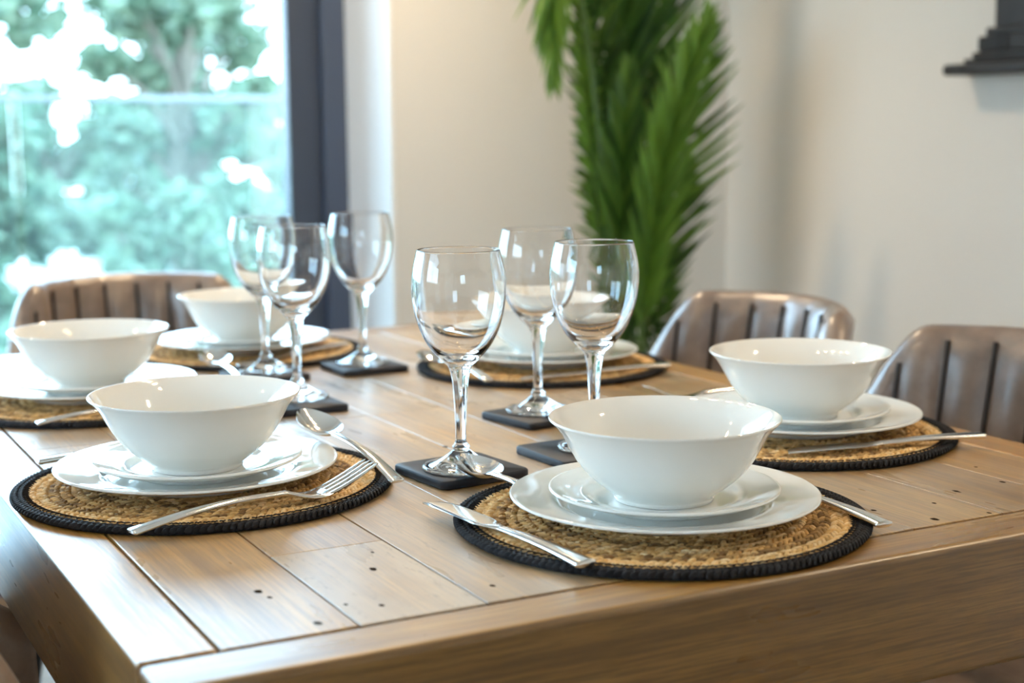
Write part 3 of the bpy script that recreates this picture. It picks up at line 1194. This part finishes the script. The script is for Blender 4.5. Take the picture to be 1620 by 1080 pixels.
# ---------------------------------------------------------------- chairs
def make_chair():
    """local: seat centre at the origin, sitter looks along +y"""
    root = empty('dining_chair')
    # tub backrest: angle a across, t up
    NA, NTt = 96, 14
    A1 = math.radians(84)

    def top_z(a):
        q = abs(a)
        f0, f1 = math.radians(44), A1
        u = min(1, max(0, (q - f0) / (f1 - f0)))
        return .834 - .212 * (u * u * (3 - 2 * u)) - .006 * (q / f1)

    def bot_z(a):
        return .46

    def pos(a, tt, off_):
        zt, zb = top_z(a), bot_z(a)
        z = zb + (zt - zb) * tt
        lean = .06 * tt
        rx, ry = .240, .215
        x = rx * math.sin(a)
        y = -ry * math.cos(a) - .02 - lean * max(0, math.cos(a))
        nx, ny = math.sin(a) / rx, -math.cos(a) / ry
        l_ = math.hypot(nx, ny)
        return Vector((x + off_ * nx / l_, y + off_ * ny / l_, z))

    NCH = 11
    def puff(a):
        u = (a + A1) / (2 * A1) * NCH
        fr = abs((u % 1) - .5) * 2
        return .011 * (1 - fr ** 2.2)

    inner, outer = [], []
    for j in range(NTt + 1):
        tt = j / NTt
        inner.append([pos(-A1 + 2 * A1 * i / NA, tt, -.020 - puff(-A1 + 2 * A1 * i / NA) * min(1, (1 - tt) * 9 + .25)) for i in range(NA + 1)])
        outer.append([pos(-A1 + 2 * A1 * i / NA, tt, .020) for i in range(NA + 1)])
    # rounded top: three rows rolling over from the inner to the outer face
    roll = []
    for q in (.25, .5, .75):
        row = []
        for i in range(NA + 1):
            p0, p1 = inner[-1][i], outer[-1][i]
            p = p0.lerp(p1, q)
            p.z += .018 * math.sin(PI * q)
            row.append(p)
        roll.append(row)
    rows = inner + roll + list(reversed(outer))
    nn = NA + 1
    vs = [p for r_ in rows for p in r_]
    fs = []
    for j in range(len(rows) - 1):
        for i in range(NA):
            fs.append((j * nn + i, j * nn + i + 1, (j + 1) * nn + i + 1, (j + 1) * nn + i))
    L_ = len(rows)
    for i in range(NA):                               # bottom
        fs.append((i + 1, i, (L_ - 1) * nn + i, (L_ - 1) * nn + i + 1))
    fs.append(tuple(j * nn for j in range(L_)))
    fs.append(tuple(j * nn + NA for j in reversed(range(L_))))
    mb = MB()
    mb.add(vs, fs)
    back = mb.build('backrest', M_LEATHER, root, smooth=65)
    seam = MB()
    for c_ in range(1, NCH):
        a = -A1 + 2 * A1 * c_ / NCH
        seam.tube([pos(a, tt, -.0235) for tt in [q / 12 for q in range(13)]], .0032, 6)
    seam.build('seam', M_SEAM, back)
    # seat cushion
    mb = MB()
    rings = []
    N = 40
    for z, s in ((.395, .86), (.405, .95), (.43, 1.0), (.465, 1.0), (.485, .96), (.492, .86)):
        row = []
        for k in range(N):
            a = 2 * PI * k / N
            c_, s_ = math.cos(a), math.sin(a)
            q = (abs(c_) ** 3.4 + abs(s_) ** 3.4) ** (-1 / 3.4)
            row.append((.232 * s * c_ * q, .225 * s * s_ * q + .01, z))
        rings.append(row)
    mb.loft(rings)
    mb.build('seat', M_LEATHER, root, smooth=60)
    for sx in (-1, 1):
        for sy in (-1, 1):
            mb = MB()
            mb.tube([(sx * .17, sy * .16 + .01, .41), (sx * .225, sy * .215 + .01, 0.0)], [.014, .010], 10)
            mb.build('leg', M_BLACKMETAL, root)
    return root


CHAIRS = [  # seat centre, turn, label
    ((1.235 - .255, .430), PI / 2, 'brown channelled leather chair at the right edge, near the front of the table'),
    ((1.235 - .255, .948), PI / 2, 'grey brown channelled leather chair on the right, nearer the palm'),
    ((.435, 1.66), PI, 'brown channelled leather chair at the far end in front of the window'),
    ((.076, .400), -PI / 2, 'dark leather chair at bottom left, only the edge of its back showing'),
]
for i, (xy, rz, lab) in enumerate(CHAIRS):
    place('chair', make_chair, 0, (xy[0], xy[1], 0), rz, lab, 'chair', 'dining chairs around the table')

# ---------------------------------------------------------------- palm in the corner
PX, PY = 1.66, 2.16
palm = tag(empty('potted_palm', (PX, PY, 0)), 'tall green palm with feathery fronds in the corner behind the table', 'plant')
mb = MB()
mb.lathe([(0, 0), (.12, 0), (.125, .01), (.155, .30), (.16, .31), (.16, .325), (.148, .325), (.142, .28), (0, .28)], 48)
mb.build('pot', M_POT, palm)
mb = MB()
mb.lathe([(0, .285), (.08, .288), (.141, .281)], 32)
mb.build('soil', M_SOIL, palm)
AXR = Vector((.883, -.47, 0))                       # across the corner, seen from the table
AXD = Vector((.47, .883, 0))                        # into the corner


def bez(P, n):
    out = []
    for i in range(n + 1):
        u = i / n
        q = [Vector(p) for p in P]
        while len(q) > 1:
            q = [q[k].lerp(q[k + 1], u) for k in range(len(q) - 1)]
        out.append(q[0])
    return out


def frond(ctrl, start, leaflen, wid, sweep, rngseed, n=40, droop=.25, facing=None, tone=(0, 1)):
    """ctrl: (across, into, z) control points; leaflets from 'start' of the length on"""
    rng = random.Random(rngseed)
    P = [AXR * a + AXD * d + Vector((0, 0, z)) for a, d, z in ctrl]
    N = 60
    pts = bez(P, N)
    mb = MB()
    fc = Vector(facing).normalized() if facing else -AXD
    for i in range(n):
        u = start + (1 - start) * (i + .5) / n
        k = min(N - 1, int(u * N))
        p = pts[k].lerp(pts[k + 1], u * N - k)
        tg = (pts[k + 1] - pts[k]).normalized()
        side = tg.cross(fc).normalized()
        nr = side.cross(tg).normalized()
        e = (u - start) / (1 - start)
        L = leaflen * (.45 + 1.1 * math.sin(PI * min(1, e * .85 + .12)) ** .8) * rng.uniform(.88, 1.1) * (1 - .35 * e ** 3)
        for s in (-1, 1):
            ang = sweep * (1 - .35 * e) + rng.gauss(0, .06)
            d = (tg * math.cos(ang) + side * s * math.sin(ang) + nr * (.16 + rng.gauss(0, .08))).normalized()
            wv = d.cross(nr + side * s * .5).normalized()
            vs, fs = [], []
            SG = 6
            for j in range(SG + 1):
                q = j / SG
                c_ = p + d * L * q - Vector((0, 0, 1)) * droop * L * q * q - nr * .06 * L * q * q
                w_ = wid * (.35 + .65 * math.sin(PI * min(1, q * .8 + .12))) * (1 - q ** 3) + .0004
                up_ = nr * w_ * .35
                vs += [c_ - wv * w_ + up_, c_, c_ + wv * w_ + up_]
            for j in range(SG):
                a = j * 3
                fs += [(a, a + 1, a + 4, a + 3), (a + 1, a + 2, a + 5, a + 4)]
            mb.add(vs, fs, 0, max(.01, min(1, rng.uniform(*tone))))
    f_ = mb.build('frond', M_PALM, palm, smooth=60)
    st = MB()
    st.tube(pts[::3], [.008 * (1 - .85 * q / 20) for q in range(21)], 7)
    st.build('stalk', M_PALMSTEM, f_)
    return f_


FR = [  # control points (across, into, z), start, leaf length, width, sweep, density, droop, tone
    ([(.06, -.02, .3), (.06, -.06, .7), (.10, -.12, 1.05), (.21, -.15, 1.36)], .30, .125, .0085, .38, 52, .0, (.5, 1)),
    ([(.06, .02, .3), (.07, .02, .7), (.14, .0, .95), (.23, -.03, 1.34)], .40, .13, .0095, .85, 24, -.05, (.2, .8)),
    ([(.06, .02, .3), (.02, .03, .8), (.04, .04, 1.3), (.06, .03, 1.80)], .30, .135, .010, .50, 44, .08, (.0, .35)),
    ([(.06, .03, .3), (.06, .04, .8), (.09, .06, 1.35), (.13, .04, 1.85)], .30, .12, .009, .60, 40, .05, (.05, .6)),
    ([(.05, .0, .3), (.0, .03, .8), (-.03, .02, 1.3), (-.07, .0, 1.8)], .34, .125, .009, .50, 36, .20, (.0, .6)),
    ([(.05, .02, .3), (-.01, .0, .7), (-.05, -.03, 1.05), (-.08, -.06, 1.50)], .42, .08, .0065, .45, 34, .5, (.4, 1)),
    ([(.05, -.02, .3), (-.02, -.05, 1.0), (-.06, -.09, 1.75), (-.16, -.13, 1.72), (-.135, -.13, 1.22)], .55, .115, .0075, .36, 34, .10, (.6, 1)),
    ([(.06, .0, .3), (.03, -.03, .6), (.01, -.05, .9), (.04, -.06, 1.25)], .32, .12, .010, .42, 34, .0, (.1, .6)),
    ([(.07, .02, .3), (.08, .02, .45), (.11, .02, .58), (.15, .02, .74)], .30, .07, .007, .8, 14, .0, (.0, .3)),
    ([(.07, .02, .3), (.08, .02, .55), (.11, .01, .80), (.17, .0, 1.02)], .40, .11, .009, .75, 18, .0, (.05, .5)),
    ([(.06, .05, .3), (.05, .07, .8), (.10, .09, 1.3), (.19, .08, 1.75)], .40, .14, .009, .75, 26, .0, (.1, .7)),
    ([(.05, .01, .3), (-.02, .03, .7), (-.04, .03, 1.0), (-.05, .02, 1.35)], .34, .07, .007, .6, 24, .3, (.2, .8)),
]
for i, (cp, st_, ll, wd, sw, n_, dr, tn) in enumerate(FR):
    frond(cp, st_, ll, wd, sw, 40 + i, n_, dr, None, tn)

# ---------------------------------------------------------------- dark moulded frame on the right wall
orn = tag(empty('wall_mirror', (XR, 1.262, 1.222)), 'dark wooden frame with stepped moulded base on the right wall, top right corner', 'wall decoration')


def slabs(name, boxes, bev=.004, m_=M_DARKWOOD):
    mb = MB()
    for lo, hi in boxes:
        mb.box(lo, hi)
    return mb.build(name, m_, orn, smooth=30, bevel=bev)


HWD = .335                                           # half width at the ledge
slabs('base_ledge', [((-.088, -HWD, 0), (-.001, HWD, .024))], .008)
slabs('stepped_moulding', [((-.080, -HWD + .055, .024), (-.001, HWD - .055, .034)), ((-.076, -HWD + .075, .034), (-.001, HWD - .075, .047)),
                           ((-.072, -HWD + .09, .047), (-.001, HWD - .09, .08))], .005)
for s in (-1, 1):
    mb = MB()
    y0_ = s * (HWD - .135)
    for k in range(5):
        yy = y0_ + (k - 2) * .017
        mb.tube([(-.074, yy, .05), (-.074, yy, .078)], .006, 8)
    mb.build('fluting', M_DARKWOOD, orn)
slabs('neck', [((-.068, -HWD + .105, .08), (-.001, HWD - .105, .098))], .005)
slabs('pilaster', [((-.062, HWD - .225, .098), (-.001, HWD - .125, .85))], .004)
slabs('pilaster', [((-.062, -HWD + .125, .098), (-.001, -HWD + .225, .85))], .004)
slabs('recessed_panel', [((-.02, -HWD + .225, .098), (-.001, HWD - .225, .85))], 0)
slabs('top_cornice', [((-.12, -HWD + .06, .85), (-.001, HWD - .06, .92))], .01)

# ---------------------------------------------------------------- pendant lamp, then the added ceiling downlights
lamp = tag(empty('pendant_light', (.455, .62, 1.50)), 'black pendant bar with five warm bulbs hanging over the table', 'lamp')
mb = MB(); mb.box((-.015, -.32, .05), (.015, .32, .08)); mb.build('bar', M_BLACKMETAL, lamp, bevel=.004)
for s in (-.25, .25):
    mb = MB(); mb.tube([(0, s, .08), (0, s, CEIL - 1.50)], .003, 6); mb.build('cable', M_BLACKMETAL, lamp)
mb = MB(); mb.lathe([(0, 0), (.05, 0), (.05, -.02), (0, -.02)], 24, (0, 0, CEIL - 1.50)); mb.build('ceiling_rose', M_BLACKMETAL, lamp)
for k in range(5):
    mb = MB(); mb.lathe([(0, .05), (.014, .05), (.014, .024), (0, .02)], 16, (0, (k - 2) * .125, 0)); mb.build('socket', M_BLACKMETAL, lamp)
    mb = MB(); mb.lathe([(.009, .022), (.016, .010), (.021, -.006), (.017, -.020), (.008, -.027), (0, -.029)], 20, (0, (k - 2) * .125, 0)); mb.build('bulb', M_BULB, lamp)
for i, (dx, dy) in enumerate(ADDED_DOWNLIGHTS):
    d_ = tag(empty('added_downlight', (dx, dy, CEIL)), 'unseen recessed ceiling downlight, one of a set added to warm the room', 'lamp', 'added ceiling downlights')
    mb = MB(); mb.lathe([(.034, -.001), (.045, -.001), (.045, -.008), (.034, -.010)], 24, close=True); mb.build('trim_ring', M_WHITE, d_)
    mb = MB(); mb.lathe([(0, -.002), (.034, -.002)], 24); mb.build('lens', M_DOWN, d_)
